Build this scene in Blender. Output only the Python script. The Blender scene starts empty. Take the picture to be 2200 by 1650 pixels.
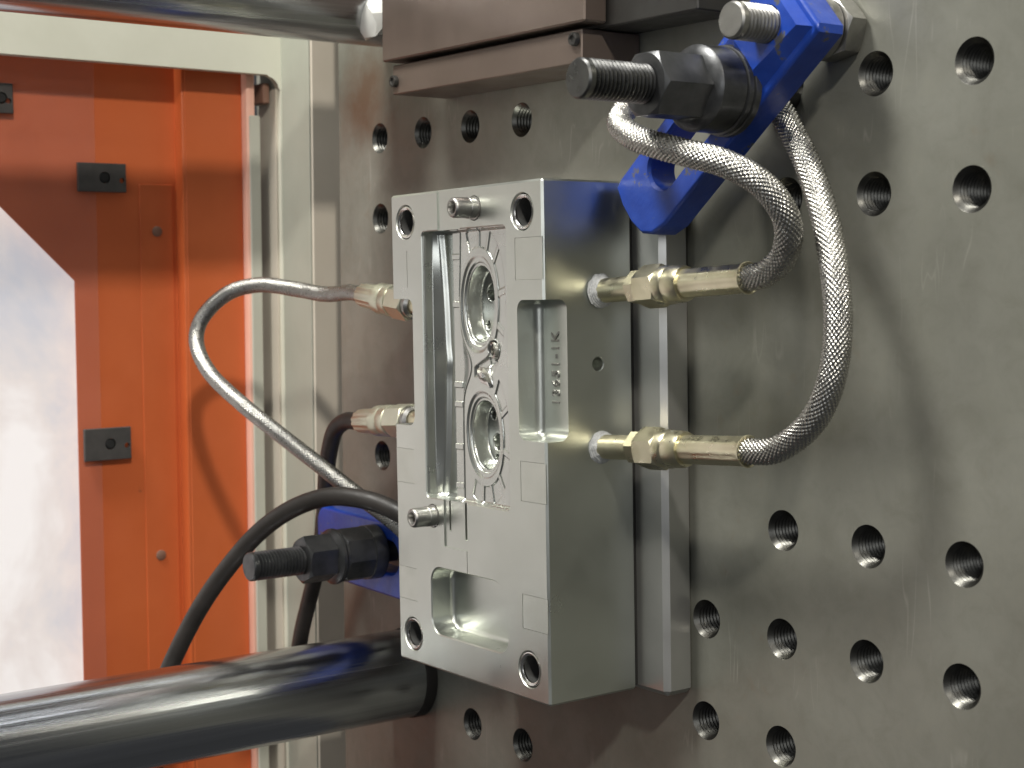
import bpy, bmesh, math, random
from mathutils import Vector, Matrix, noise, geometry
random.seed(7)
D = bpy.data
S = bpy.context.scene
COL = S.collection
R = math.radians
PI = math.pi

# ------------------------------------------------------------------ camera
cam_d = D.cameras.new('camera'); cam = D.objects.new('camera', cam_d); COL.objects.link(cam)
FW = Vector((-0.80723, 0.58534, -0.07588)); RT = Vector((0.58716, 0.80947, -0.00215)); UP = Vector((-0.06016, 0.04628, 0.99711))
m3 = Matrix((RT, UP, -FW)).transposed()
cam.matrix_world = Matrix.Translation((1.01163, -0.61133, -0.09580)) @ m3.to_4x4()
cam_d.sensor_width = 36; cam_d.lens = 54.6; cam_d.clip_start = 0.05; cam_d.clip_end = 60
cam_d.dof.use_dof = True; cam_d.dof.focus_distance = 0.90; cam_d.dof.aperture_fstop = 14
S.camera = cam
S.render.resolution_x = 1024; S.render.resolution_y = 768

# ------------------------------------------------------------------ world + lamps
w = D.worlds.new('World'); S.world = w; w.use_nodes = True
bg = w.node_tree.nodes['Background']; bg.inputs[0].default_value = (0.95, 0.97, 1.0, 1); bg.inputs[1].default_value = 0.055

def area(name, loc, target, size, sizey, power, color=(1, 0.96, 0.9), shape='RECTANGLE'):
    l = D.lights.new(name, 'AREA'); l.shape = shape; l.size = size; l.size_y = sizey; l.energy = power; l.color = color
    o = D.objects.new(name, l); COL.objects.link(o); o.location = loc
    d = Vector(target) - Vector(loc)
    o.rotation_euler = d.to_track_quat('-Z', 'Y').to_euler()
    return o
# lamp over the operator's shoulder (throws the tie-bar shadow on the guard), lamp in the top of the clamping space, ceiling tubes
area('lamp_operator_side', (2.20, -1.10, 1.50), (0.0, -0.1, -0.12), 0.14, 0.14, 44, (1, 0.95, 0.86))
area('lamp_above_mould', (0.06, -0.98, 1.50), (0.35, -0.03, -0.15), 0.42, 0.42, 50, (1, 0.98, 0.92))
area('soft_fill_panel', (2.05, -2.3, 0.35), (0.3, -0.05, -0.15), 1.3, 1.0, 10, (0.96, 0.98, 1.0))  # added soft fill behind the camera, brightens bevels and front faces
for tx, tp in ((-0.55, 4.5), (0.05, 4.5), (0.50, 4.0), (0.95, 4.0), (1.75, 4.5)):       # long ceiling tubes parallel to the tie bars
    t_ = area('ceiling_tube', (tx, -0.3, 1.75), (tx, -0.3, 0), 0.05, 4.4, tp, (0.97, 0.99, 1.0)); t_.rotation_euler = (0, 0, 0)

S.render.engine = 'CYCLES'
S.view_settings.view_transform = 'Standard'; S.view_settings.look = 'None'
S.view_settings.exposure = 0.0; S.view_settings.gamma = 1.0

# ------------------------------------------------------------------ material helpers
def new_mat(name):
    m = D.materials.new(name); m.use_nodes = True
    nt = m.node_tree; return m, nt, nt.nodes['Principled BSDF']
def N(nt, t, **kw):
    n = nt.nodes.new(t)
    for k, v in kw.items():
        if k in n.inputs: n.inputs[k].default_value = v
        else: setattr(n, k, v)
    return n
def ramp(nt, src, stops):
    r = nt.nodes.new('ShaderNodeValToRGB'); e = r.color_ramp.elements
    while len(e) < len(stops): e.new(0.5)
    for el, (p_, c) in zip(e, stops): el.position = p_; el.color = (*c, 1) if len(c) == 3 else c
    nt.links.new(src, r.inputs[0]); return r.outputs[0]
def coords(nt, scale=(1, 1, 1)):
    t = nt.nodes.new('ShaderNodeTexCoord'); mp = nt.nodes.new('ShaderNodeMapping'); mp.inputs['Scale'].default_value = scale
    nt.links.new(t.outputs['Object'], mp.inputs[0]); return mp.outputs[0]
def metal(name, c0, c1, rough=(0.3, 0.45), metallic=1.0, scale=20, stretch=(1, 1, 1), bump=0.02, fine=600, spec=0.5):
    m, nt, b = new_mat(name); L = nt.links.new
    v = coords(nt, stretch)
    n1 = N(nt, 'ShaderNodeTexNoise', Scale=scale, Detail=6, Roughness=0.6); L(v, n1.inputs['Vector'])
    L(ramp(nt, n1.outputs[0], [(0.3, c0), (0.7, c1)]), b.inputs['Base Color'])
    n2 = N(nt, 'ShaderNodeTexNoise', Scale=scale * 3.1, Detail=5); L(v, n2.inputs['Vector'])
    mr = N(nt, 'ShaderNodeMapRange'); mr.inputs[1].default_value = 0.3; mr.inputs[2].default_value = 0.7
    mr.inputs[3].default_value = rough[0]; mr.inputs[4].default_value = rough[1]
    L(n2.outputs[0], mr.inputs[0]); L(mr.outputs[0], b.inputs['Roughness'])
    b.inputs['Metallic'].default_value = metallic; b.inputs['Specular IOR Level'].default_value = spec
    if bump:
        n3 = N(nt, 'ShaderNodeTexNoise', Scale=fine, Detail=3); L(v, n3.inputs['Vector'])
        bp = N(nt, 'ShaderNodeBump', Strength=bump, Distance=0.001); L(n3.outputs[0], bp.inputs['Height']); L(bp.outputs[0], b.inputs['Normal'])
    return m

M = {}
M['mould'] = metal('ground_steel', (0.53, 0.550, 0.505), (0.59, 0.610, 0.565), (0.27, 0.41), 0.97, 9, (1, 1, 1), 0.03, 900)
M['mould_pad'] = metal('contact_pad_steel', (0.54, 0.56, 0.51), (0.585, 0.605, 0.555), (0.30, 0.42), 0.97, 30, (1, 1, 1), 0.03, 900)
M['cavity'] = metal('polished_cavity_steel', (0.50, 0.515, 0.48), (0.58, 0.595, 0.56), (0.26, 0.31), 0.97, 18, (1, 1, 1), 0.0, 700)
M['plate'] = metal('clamping_plate_steel', (0.42, 0.42, 0.40), (0.48, 0.475, 0.455), (0.30, 0.40), 0.80, 14, (1, 1, 1), 0.02, 900)
M['bright'] = metal('bright_steel', (0.62, 0.61, 0.58), (0.72, 0.71, 0.68), (0.18, 0.30), 1.0, 60, (1, 1, 1), 0.02, 900)
M['chrome'] = metal('chromed_tie_bar', (0.42, 0.43, 0.445), (0.60, 0.61, 0.63), (0.14, 0.30), 1.0, 170, (1, 0.001, 1), 0.16, 330)
M['black_oxide'] = metal('black_oxide_steel', (0.055, 0.057, 0.059), (0.115, 0.117, 0.12), (0.28, 0.42), 0.75, 60, (1, 1, 1), 0.05, 900)
M['stud'] = metal('stud_steel', (0.10, 0.10, 0.10), (0.17, 0.17, 0.165), (0.25, 0.40), 1.0, 60, (1, 1, 1), 0.04, 900)
M['grey_bolt'] = metal('worn_bolt_steel', (0.28, 0.275, 0.26), (0.42, 0.41, 0.39), (0.30, 0.48), 1.0, 70, (1, 1, 1), 0.05, 700)
M['brass'] = metal('brass', (0.62, 0.575, 0.40), (0.75, 0.705, 0.53), (0.24, 0.40), 1.0, 45, (1, 1, 1), 0.03, 600)
M['pale_brass'] = metal('nickel_brass', (0.56, 0.56, 0.44), (0.66, 0.66, 0.54), (0.30, 0.44), 0.85, 45, (1, 1, 1), 0.05, 600)
M['brown_steel'] = metal('brown_tinted_steel', (0.130, 0.100, 0.081), (0.168, 0.130, 0.107), (0.36, 0.5), 0.55, 12, (1, 1, 1), 0.02, 800)
M['dark_steel'] = metal('dark_steel', (0.035, 0.034, 0.032), (0.055, 0.053, 0.049), (0.4, 0.55), 0.6, 20, (1, 1, 1), 0.03, 800)
M['braid'] = metal('braided_wire', (0.38, 0.37, 0.345), (0.49, 0.48, 0.45), (0.22, 0.32), 1.0, 120, (1, 1, 1), 0.03, 2500)
M['braid_dull'] = metal('dull_braided_wire', (0.34, 0.335, 0.315), (0.42, 0.415, 0.395), (0.24, 0.34), 1.0, 120, (1, 1, 1), 0.03, 2500)
M['tape'] = metal('thread_tape', (0.40, 0.41, 0.41), (0.56, 0.57, 0.57), (0.4, 0.6), 0.0, 300, (1, 1, 1), 0.5, 900)

def paint(name, c0, c1, rough=(0.35, 0.5), scale=15, bump=0.05, fine=200, coat=0.0, scratch=None):
    m = metal(name, c0, c1, rough, 0.0, scale, (1, 1, 1), bump, fine)
    b = m.node_tree.nodes['Principled BSDF']; b.inputs['Coat Weight'].default_value = coat; b.inputs['Coat Roughness'].default_value = 0.15
    return m
M['blue'] = paint('blue_paint', (0.008, 0.040, 0.29), (0.014, 0.062, 0.39), (0.30, 0.46), 60, 0.3, 160, 0.2)
def chips(m, bare, scale, lo, hi):
    nt = m.node_tree; b = nt.nodes['Principled BSDF']; L = nt.links.new
    src = b.inputs['Base Color'].links[0].from_socket; v = coords(nt)
    n = N(nt, 'ShaderNodeTexNoise', Scale=scale, Detail=8, Roughness=0.7); L(v, n.inputs['Vector'])
    mk = ramp(nt, n.outputs[0], [(lo, (0, 0, 0)), (hi, (1, 1, 1))])
    mx = N(nt, 'ShaderNodeMixRGB'); L(mk, mx.inputs[0]); L(src, mx.inputs[1]); mx.inputs[2].default_value = (*bare, 1); L(mx.outputs[0], b.inputs['Base Color'])
chips(M['blue'], (0.10, 0.10, 0.11), 60, 0.60, 0.625)
M['orange'] = paint('orange_paint', (0.52, 0.108, 0.028), (0.60, 0.135, 0.038), (0.4, 0.55), 9, 0.03, 250)
chips(M['orange'], (0.30, 0.075, 0.03), 38, 0.70, 0.76)
M['pink_edge'] = paint('orange_edge_lit_tone', (0.80, 0.44, 0.33), (0.84, 0.50, 0.40), (0.4, 0.5), 20, 0.02, 250)  # pale pink paints the glare on the orange panel edge
M['cream'] = paint('cream_paint', (0.60, 0.60, 0.50), (0.66, 0.66, 0.56), (0.4, 0.55), 14, 0.02, 300)
chips(M['cream'], (0.36, 0.33, 0.27), 60, 0.70, 0.74)
M['beige'] = paint('beige_paint', (0.50, 0.45, 0.37), (0.55, 0.50, 0.42), (0.45, 0.6), 14, 0.02, 300)
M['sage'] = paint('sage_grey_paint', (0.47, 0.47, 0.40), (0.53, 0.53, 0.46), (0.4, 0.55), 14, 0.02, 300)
M['shade_sage'] = paint('sage_shade_tone', (0.30, 0.31, 0.26), (0.35, 0.36, 0.305), (0.4, 0.55), 14, 0.02, 300)  # darker tone paints the shade on the column's side face
M['rubber'] = paint('black_rubber', (0.020, 0.018, 0.016), (0.034, 0.030, 0.027), (0.42, 0.55), 60, 0.1, 800)
M['black'] = paint('black_void', (0.006, 0.006, 0.006), (0.01, 0.01, 0.01), (0.6, 0.7), 40, 0, 200)
M['bracket'] = paint('dark_bracket', (0.05, 0.048, 0.046), (0.075, 0.07, 0.066), (0.35, 0.5), 90, 0.05, 400)
M['plug'] = paint('grey_plug', (0.20, 0.11, 0.075), (0.24, 0.13, 0.09), (0.5, 0.6), 60, 0.03, 400)

# the platen: brushed steel, oil film and a rusty stain near the upper left corner
def platen_mat():
    m, nt, b = new_mat('platen_steel'); L = nt.links.new
    v = coords(nt)
    n1 = N(nt, 'ShaderNodeTexNoise', Scale=7, Detail=8, Roughness=0.62); L(v, n1.inputs['Vector'])
    base = ramp(nt, n1.outputs[0], [(0.22, (0.150, 0.151, 0.126)), (0.5, (0.210, 0.210, 0.180)), (0.78, (0.275, 0.275, 0.240))])
    # fine mottling of oil and dust
    n2 = N(nt, 'ShaderNodeTexNoise', Scale=48, Detail=9, Roughness=0.72, Distortion=0.6); L(v, n2.inputs['Vector'])
    mott = ramp(nt, n2.outputs[0], [(0.28, (0.87, 0.865, 0.84)), (0.52, (1, 1, 1)), (0.75, (1.05, 1.045, 1.02))])
    mx = N(nt, 'ShaderNodeMixRGB', blend_type='MULTIPLY'); mx.inputs[0].default_value = 1; L(base, mx.inputs[1]); L(mott, mx.inputs[2])
    # scratches: stretched voronoi edges
    col = mx.outputs[0]
    # rust stain
    sp = N(nt, 'ShaderNodeVectorMath', operation='DISTANCE'); L(v, sp.inputs[0]); sp.inputs[1].default_value = (-0.020, 0, 0.034)
    nn = N(nt, 'ShaderNodeTexNoise', Scale=30, Detail=6, Roughness=0.7); L(v, nn.inputs['Vector'])
    ad = N(nt, 'ShaderNodeMath', operation='MULTIPLY_ADD'); L(nn.outputs[0], ad.inputs[0]); ad.inputs[1].default_value = 0.075; L(sp.outputs['Value'], ad.inputs[2])
    st = ramp(nt, ad.outputs[0], [(0.045, (0.85, 0.85, 0.85)), (0.085, (0, 0, 0))])
    mx2 = N(nt, 'ShaderNodeMixRGB'); L(st, mx2.inputs[0]); L(col, mx2.inputs[1]); mx2.inputs[2].default_value = (0.14, 0.082, 0.050, 1)
    n5 = N(nt, 'ShaderNodeTexNoise', Scale=95, Detail=5, Roughness=0.6); L(v, n5.inputs['Vector'])
    n6 = N(nt, 'ShaderNodeTexNoise', Scale=9, Detail=3); L(v, n6.inputs['Vector'])
    rs = N(nt, 'ShaderNodeMath', operation='MULTIPLY'); L(n5.outputs[0], rs.inputs[0]); L(n6.outputs[0], rs.inputs[1])
    rsr = ramp(nt, rs.outputs[0], [(0.36, (0, 0, 0)), (0.52, (0.4, 0.4, 0.4))])
    mx3 = N(nt, 'ShaderNodeMixRGB'); L(rsr, mx3.inputs[0]); L(mx2.outputs[0], mx3.inputs[1]); mx3.inputs[2].default_value = (0.20, 0.145, 0.095, 1)
    # thin wandering scratches in two directions, only here and there
    tot = mx3.outputs[0]
    for ang, sc, seed in ((0.9, (22, 1, 2.6), 3.0), (-0.6, (24, 1, 2.0), 9.0)):
        tc = nt.nodes.new('ShaderNodeTexCoord'); mp = nt.nodes.new('ShaderNodeMapping'); mp.inputs['Rotation'].default_value = (0, ang, 0)
        mp.inputs['Scale'].default_value = sc; mp.inputs['Location'].default_value = (seed, 0, seed); L(tc.outputs['Object'], mp.inputs[0])
        ns = N(nt, 'ShaderNodeTexNoise', Scale=2.2, Detail=2, Distortion=0.3); L(mp.outputs[0], ns.inputs['Vector'])
        ln = ramp(nt, ns.outputs[0], [(0.492, (0, 0, 0)), (0.5, (1, 1, 1)), (0.508, (0, 0, 0))])
        nk = N(nt, 'ShaderNodeTexNoise', Scale=14 + seed, Detail=3); L(v, nk.inputs['Vector'])
        mk = ramp(nt, nk.outputs[0], [(0.58, (0, 0, 0)), (0.70, (0.30, 0.30, 0.30))])
        mu = N(nt, 'ShaderNodeMath', operation='MULTIPLY'); L(ln, mu.inputs[0]); L(mk, mu.inputs[1])
        ms = N(nt, 'ShaderNodeMixRGB'); L(mu.outputs[0], ms.inputs[0]); L(tot, ms.inputs[1]); ms.inputs[2].default_value = (0.50, 0.49, 0.44, 1)
        tot = ms.outputs[0]
    L(tot, b.inputs['Base Color'])
    b.inputs['Metallic'].default_value = 0.32
    n4 = N(nt, 'ShaderNodeTexNoise', Scale=16, Detail=7, Roughness=0.65); L(v, n4.inputs['Vector'])
    mr = N(nt, 'ShaderNodeMapRange'); mr.inputs[1].default_value = 0.3; mr.inputs[2].default_value = 0.7; mr.inputs[3].default_value = 0.32; mr.inputs[4].default_value = 0.50
    L(n4.outputs[0], mr.inputs[0]); L(mr.outputs[0], b.inputs['Roughness'])
    # relief: vertical milling lines, nicks and oil droplets
    vb = coords(nt, (1, 1, 0.03))
    n7 = N(nt, 'ShaderNodeTexNoise', Scale=700, Detail=2); L(vb, n7.inputs['Vector'])
    vo = N(nt, 'ShaderNodeTexVoronoi', Scale=75, feature='F1'); L(v, vo.inputs['Vector'])
    dr = ramp(nt, vo.outputs['Distance'], [(0.10, (1, 1, 1)), (0.20, (0, 0, 0))])
    n8 = N(nt, 'ShaderNodeTexNoise', Scale=6, Detail=2); L(v, n8.inputs['Vector'])
    dk = ramp(nt, n8.outputs[0], [(0.52, (0, 0, 0)), (0.62, (1, 1, 1))])
    dm = N(nt, 'ShaderNodeMath', operation='MULTIPLY'); L(dr, dm.inputs[0]); L(dk, dm.inputs[1])
    sm = N(nt, 'ShaderNodeMath', operation='MULTIPLY_ADD'); L(dm.outputs[0], sm.inputs[0]); sm.inputs[1].default_value = 0.5; L(n7.outputs[0], sm.inputs[2])
    bp = N(nt, 'ShaderNodeBump', Strength=0.11, Distance=0.0005); L(sm.outputs[0], bp.inputs['Height']); L(bp.outputs[0], b.inputs['Normal'])
    return m
M['platen'] = platen_mat()

def glazing_mat():
    m, nt, b = new_mat('backlit_frosted_glazing'); L = nt.links.new
    v = coords(nt, (1, 1, 1.0))
    n1 = N(nt, 'ShaderNodeTexNoise', Scale=7, Detail=7, Roughness=0.62, Distortion=0.4); L(v, n1.inputs['Vector'])
    c = ramp(nt, n1.outputs[0], [(0.32, (0.60, 0.64, 0.70)), (0.47, (0.84, 0.80, 0.76)), (0.60, (1.0, 1.0, 0.97))])
    b.inputs['Base Color'].default_value = (0.3, 0.3, 0.3, 1); b.inputs['Roughness'].default_value = 0.6
    L(c, b.inputs['Emission Color']); b.inputs['Emission Strength'].default_value = 0.78
    return m
M['glazing'] = glazing_mat()
def clear_mat(name, tint, frost, rough):
    m, nt, b = new_mat(name); L = nt.links.new
    out = nt.nodes['Material Output']
    tr = N(nt, 'ShaderNodeBsdfTransparent'); tr.inputs[0].default_value = (*tint, 1)
    b.inputs['Base Color'].default_value = (0.85, 0.8, 0.78, 1); b.inputs['Roughness'].default_value = rough
    mx = N(nt, 'ShaderNodeMixShader'); mx.inputs[0].default_value = frost
    L(tr.outputs[0], mx.inputs[1]); L(b.outputs[0], mx.inputs[2]); L(mx.outputs[0], out.inputs[0])
    return m
M['clear_sheet'] = clear_mat('clear_plastic_sheet', (0.98, 0.96, 0.96), 0.032, 0.22)
def glass_mat():
    m, nt, b = new_mat('clear_plastic'); b.inputs['Base Color'].default_value = (0.95, 0.95, 0.9, 1); b.inputs['Roughness'].default_value = 0.08
    b.inputs['Transmission Weight'].default_value = 0.4; b.inputs['IOR'].default_value = 1.45
    return m
M['plastic'] = glass_mat()

# ------------------------------------------------------------------ object helpers
def finish(name, me, mat, parent=None, angle=32, wn=False):
    if isinstance(mat, str): mat = M[mat]
    if not me.materials: me.materials.append(mat)
    for p_ in me.polygons: p_.use_smooth = True
    me.set_sharp_from_angle(angle=R(angle))
    o = D.objects.new(name, me); COL.objects.link(o)
    if parent: o.parent = parent
    if wn:
        md = o.modifiers.new('weighted', 'WEIGHTED_NORMAL'); md.keep_sharp = True
    return o
def from_bm(name, bm, mat, parent=None, angle=32, wn=False):
    bmesh.ops.recalc_face_normals(bm, faces=bm.faces)
    me = D.meshes.new(name); bm.to_mesh(me); bm.free()
    return finish(name, me, mat, parent, angle, wn)
def tag(o, label, cat, group=None, kind=None):
    o['label'] = label; o['category'] = cat
    if group: o['group'] = group
    if kind: o['kind'] = kind
    return o
def empty(name, loc=(0, 0, 0), rot=(0, 0, 0)):
    o = D.objects.new(name, None); o.empty_display_size = 0.01; COL.objects.link(o); o.location = loc; o.rotation_euler = rot
    return o
def mm(*a): return tuple(x * 0.001 for x in a)

def box_bm(bm, x0, x1, y0, y1, z0, z1, bev=0.0, seg=1):       # millimetres
    g = bmesh.ops.create_cube(bm, size=1)
    vs = g['verts']
    for v in vs:
        v.co = Vector(((x0 + x1) / 2 + v.co.x * (x1 - x0), (y0 + y1) / 2 + v.co.y * (y1 - y0), (z0 + z1) / 2 + v.co.z * (z1 - z0))) * 0.001
    if bev:
        es = list({e for v in vs for e in v.link_edges})
        bmesh.ops.bevel(bm, geom=es, offset=bev * 0.001, segments=seg, affect='EDGES', profile=0.5)
def box(name, dims, mat, parent=None, bev=0.6, seg=1):
    bm = bmesh.new(); box_bm(bm, *dims, bev=bev, seg=seg); return from_bm(name, bm, mat, parent)

def lathe_bm(bm, prof, origin, axis, seg=40, cap0=True, cap1=True, up=None, sides=None):
    """prof: list of (r, h) in mm along axis from origin (mm); sides: polygon radius function"""
    ax = Vector(axis).normalized()
    u = Vector(up) if up else (Vector((0, 0, 1)) if abs(ax.z) < 0.9 else Vector((1, 0, 0)))
    u = (u - ax * u.dot(ax)).normalized(); v_ = ax.cross(u)
    o = Vector(origin); rings = []
    for r, h in prof:
        ring = []
        for i in range(seg):
            a = 2 * PI * i / seg
            ring.append(bm.verts.new((o + ax * h + (u * math.cos(a) + v_ * math.sin(a)) * r) * 0.001))
        rings.append(ring)
    for a, b in zip(rings, rings[1:]):
        for i in range(seg):
            bm.faces.new((a[i], a[(i + 1) % seg], b[(i + 1) % seg], b[i]))
    if cap0: bm.faces.new(list(reversed(rings[0])))
    if cap1: bm.faces.new(rings[-1])
def lathe(name, prof, origin, axis, mat, parent=None, seg=40, cap0=True, cap1=True, angle=32):
    bm = bmesh.new(); lathe_bm(bm, prof, origin, axis, seg, cap0, cap1); return from_bm(name, bm, mat, parent, angle)
def tube_ring(prof):        # closed ring profile (list of (r,h)), first = last handled by caller
    return prof + [prof[0]]

def hex_bm(bm, origin, axis, corner_r, h0, h1, cham=1.2, spin=0.0, n=6, seg=8):
    """hexagonal prism with rounded (turned) ends: intersection of a prism and a cone-like chamfer"""
    ax = Vector(axis).normalized(); u = Vector((0, 0, 1)) if abs(ax.z) < 0.9 else Vector((1, 0, 0))
    u = (u - ax * u.dot(ax)).normalized(); v_ = ax.cross(u); o = Vector(origin)
    ap = corner_r * math.cos(PI / n)
    def rad(a):
        t = (a % (2 * PI / n)) - PI / n
        return ap / math.cos(t)
    tot = n * seg; rings = []
    def ring(f, lim):
        rg = []
        for i in range(tot):
            a = 2 * PI * i / tot
            r = rad(a); rr = min(r, lim)
            h = f(r)
            aa = a + spin
            rg.append(bm.verts.new((o + ax * h + (u * math.cos(aa) + v_ * math.sin(aa)) * rr) * 0.001))
        return rg
    k = cham / max(corner_r - ap, 1e-6)
    rings.append(ring(lambda r: h0, ap * 0.985))
    rings.append(ring(lambda r: h0 + (r - ap * 0.985) * k * 0.7, 1e9))
    rings.append(ring(lambda r: h1 - (r - ap * 0.985) * k * 0.7, 1e9))
    rings.append(ring(lambda r: h1, ap * 0.985))
    for a, b in zip(rings, rings[1:]):
        for i in range(tot): bm.faces.new((a[i], a[(i + 1) % tot], b[(i + 1) % tot], b[i]))
    bm.faces.new(list(reversed(rings[0]))); bm.faces.new(rings[-1])

def rrect(x0, x1, z0, z1, r, seg=8):
    """rounded rectangle outline; r may be a 4-tuple (bl, br, tr, tl)"""
    rs = r if isinstance(r, (tuple, list)) else (r,) * 4
    pts = []
    for (cx, cz, a0, rr) in ((x0, z0, PI, rs[0]), (x1, z0, 1.5 * PI, rs[1]), (x1, z1, 0, rs[2]), (x0, z1, 0.5 * PI, rs[3])):
        ox = cx + rr if cx == x0 else cx - rr; oz = cz + rr if cz == z0 else cz - rr
        for i in range(seg + 1):
            a = a0 + 0.5 * PI * i / seg
            pts.append((ox + rr * math.cos(a), oz + rr * math.sin(a)))
    return pts
def loft_bm(bm, loops, cap0=True, cap1=True):
    """loops: list of (points[(x,z)], y)"""
    rs = [[bm.verts.new((x * 0.001, y * 0.001, z * 0.001)) for x, z in pts] for pts, y in loops]
    n = len(rs[0])
    for a, b in zip(rs, rs[1:]):
        for i in range(n): bm.faces.new((a[i], a[(i + 1) % n], b[(i + 1) % n], b[i]))
    if cap0: bm.faces.new(list(reversed(rs[0])))
    if cap1: bm.faces.new(rs[-1])
def temp_obj(bm):
    bmesh.ops.recalc_face_normals(bm, faces=bm.faces)
    me = D.meshes.new('tmp'); bm.to_mesh(me); bm.free()
    o = D.objects.new('tmp', me); COL.objects.link(o); return o
def carve(base_bm, cutters):
    """exact boolean difference of a bmesh with a list of bmeshes -> mesh"""
    base = temp_obj(base_bm); cs = []
    for c in cutters:
        o = temp_obj(c); cs.append(o)
        md = base.modifiers.new('cut', 'BOOLEAN'); md.operation = 'DIFFERENCE'; md.solver = 'EXACT'; md.object = o
    dg = bpy.context.evaluated_depsgraph_get(); dg.update()
    me = D.meshes.new_from_object(base.evaluated_get(dg))
    for o in cs + [base]:
        d_ = o.data; D.objects.remove(o); D.meshes.remove(d_)
    return me

def catmull(pts, step):
    P = [Vector(p_) for p_ in pts]; out = []
    P = [P[0] * 2 - P[1]] + P + [P[-1] * 2 - P[-2]]
    for i in range(1, len(P) - 2):
        p0, p1, p2, p3 = P[i - 1:i + 3]
        n = max(2, int((p2 - p1).length / step * 4))
        for k in range(n):
            t = k / n
            out.append(0.5 * ((2 * p1) + (p2 - p0) * t + (2 * p0 - 5 * p1 + 4 * p2 - p3) * t * t + (3 * p1 - p0 - 3 * p2 + p3) * t ** 3))
    out.append(P[-2])
    for _ in range(3):     # light smoothing of the control polygon
        out = [out[0]] + [(a + b * 2 + c) / 4 for a, b, c in zip(out, out[1:], out[2:])] + [out[-1]]
    res = [out[0]]; acc = 0.0
    for a, b in zip(out, out[1:]):
        L_ = (b - a).length; pos = step - acc
        while pos <= L_:
            res.append(a.lerp(b, pos / L_)); pos += step
        acc = L_ - (pos - step)
    return res
def hose(name, pts, radius, mat, parent, braid=False, amp=0.155, seg=24, step=2.0, ncell=18, pitch=None):
    if braid: seg = 112; step = 0.36
    path = catmull(pts, step)
    verts, faces = [], []
    t0 = (path[1] - path[0]).normalized(); u = t0.orthogonal().normalized()
    L_cell = 2 * PI * radius / ncell * 1.25 if not pitch else pitch
    prev = t0
    for k, p_ in enumerate(path):
        t = (path[min(k + 1, len(path) - 1)] - path[max(k - 1, 0)]).normalized()
        q = prev.rotation_difference(t); u = q @ u; u = (u - t * u.dot(t)).normalized(); v_ = t.cross(u); prev = t
        s = k * step
        for i in range(seg):
            a = 2 * PI * i / seg; r = radius
            if braid:
                pp = ncell * a / (2 * PI) + s / L_cell; qq = ncell * a / (2 * PI) - s / L_cell
                over = (math.floor(pp) + math.floor(qq)) % 2 == 0
                fa = abs(2 * (pp % 1) - 1); fb = abs(2 * (qq % 1) - 1)
                if not over: fa, fb = fb, fa
                # fa: across the upper strand (fine wires), fb: along it (dives under the next one)
                h = (1 - fa ** 3) * (1 - 0.8 * fb ** 2.2)
                r = radius * (1 + amp * (h - 0.75) * (0.85 + 0.3 * noise.noise(Vector((math.cos(a) * 1.5, math.sin(a) * 1.5, s * 0.11))))) + 0.05 * math.sin(fa * 9)
            verts.append((p_ + (u * math.cos(a) + v_ * math.sin(a)) * r) * 0.001)
    n = len(path)
    for k in range(n - 1):
        for i in range(seg):
            j = (i + 1) % seg
            faces.append((k * seg + i, k * seg + j, (k + 1) * seg + j, (k + 1) * seg + i))
    faces.append(tuple(range(seg - 1, -1, -1))); faces.append(tuple(range((n - 1) * seg, n * seg)))
    me = D.meshes.new(name); me.from_pydata(verts, [], faces); me.update()
    return finish(name, me, mat, parent, angle=60 if braid else 45)

# ------------------------------------------------------------------ platen with tapped holes (grid pitch 60 mm)
platen = empty('platen')
tag(platen, 'olive-grey steel machine platen drilled with rows of tapped holes, behind the mould', 'platen')
HOLES = {(0, 0), (1, 0), (2, 0), (3, 0), (0, 1), (0, 4), (2, 7), (3, 7), (8, 0), (9, 0), (8, 1), (9, 1), (7, 1), (7, 4), (8, 4), (9, 4),
         (6, 5), (7, 5), (8, 5), (9, 5), (6, 6), (7, 6), (1, 5), (7, 0), (10, 0), (10, 1), (10, 4), (10, 5)}
bm = bmesh.new(); HS = 40; HR = 11.3
for c in range(-1, 14):
    for r in range(-3, 10):
        x0, x1 = c * 60 - 30, c * 60 + 30; z0, z1 = -r * 60 - 30, -r * 60 + 30
        if c == -1: x0 = -61
        V = lambda x, z: bm.verts.new((x * 0.001, 0, z * 0.001))
        if (c, r) not in HOLES:
            bm.faces.new([V(x0, z0), V(x1, z0), V(x1, z1), V(x0, z1)])
        else:
            cor = [V(x1, z1), V(x0, z1), V(x0, z0), V(x1, z0)]
            ring = [V(c * 60 + HR * math.cos(2 * PI * (i + 0.5 * HS / 4) / HS), -r * 60 + HR * math.sin(2 * PI * (i + 0.5 * HS / 4) / HS)) for i in range(HS)]
            q = HS // 4
            # fan: corner k serves the ring arc of 90 degrees centred on it
            for k in range(4):
                for i in range(-q // 2, q // 2):
                    a = ring[(k * q + i) % HS]; b = ring[(k * q + i + 1) % HS]
                    bm.faces.new([cor[k], a, b])
                bm.faces.new([cor[k], ring[(k * q + q // 2) % HS], cor[(k + 1) % 4]])
bmesh.ops.remove_doubles(bm, verts=bm.verts, dist=1e-6)
# rim faces of the plate: left edge goes back 60 mm
bm2 = bm
for z in (0,):
    a = [bm2.verts.new(mm(-61, 0, 210)), bm2.verts.new(mm(-61, 0, -570)), bm2.verts.new(mm(-61, 80, -570)), bm2.verts.new(mm(-61, 80, 210))]
    bm2.faces.new(a)
for f in bm.faces:
    f.normal_update()
    if abs(f.normal.y) > 0.5 and f.normal.y > 0: f.normal_flip()
me = D.meshes.new('platen_face'); bm.to_mesh(me); bm.free(); me.materials.append(M['platen'])
o = D.objects.new('platen_face', me); COL.objects.link(o); o.parent = platen

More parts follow.
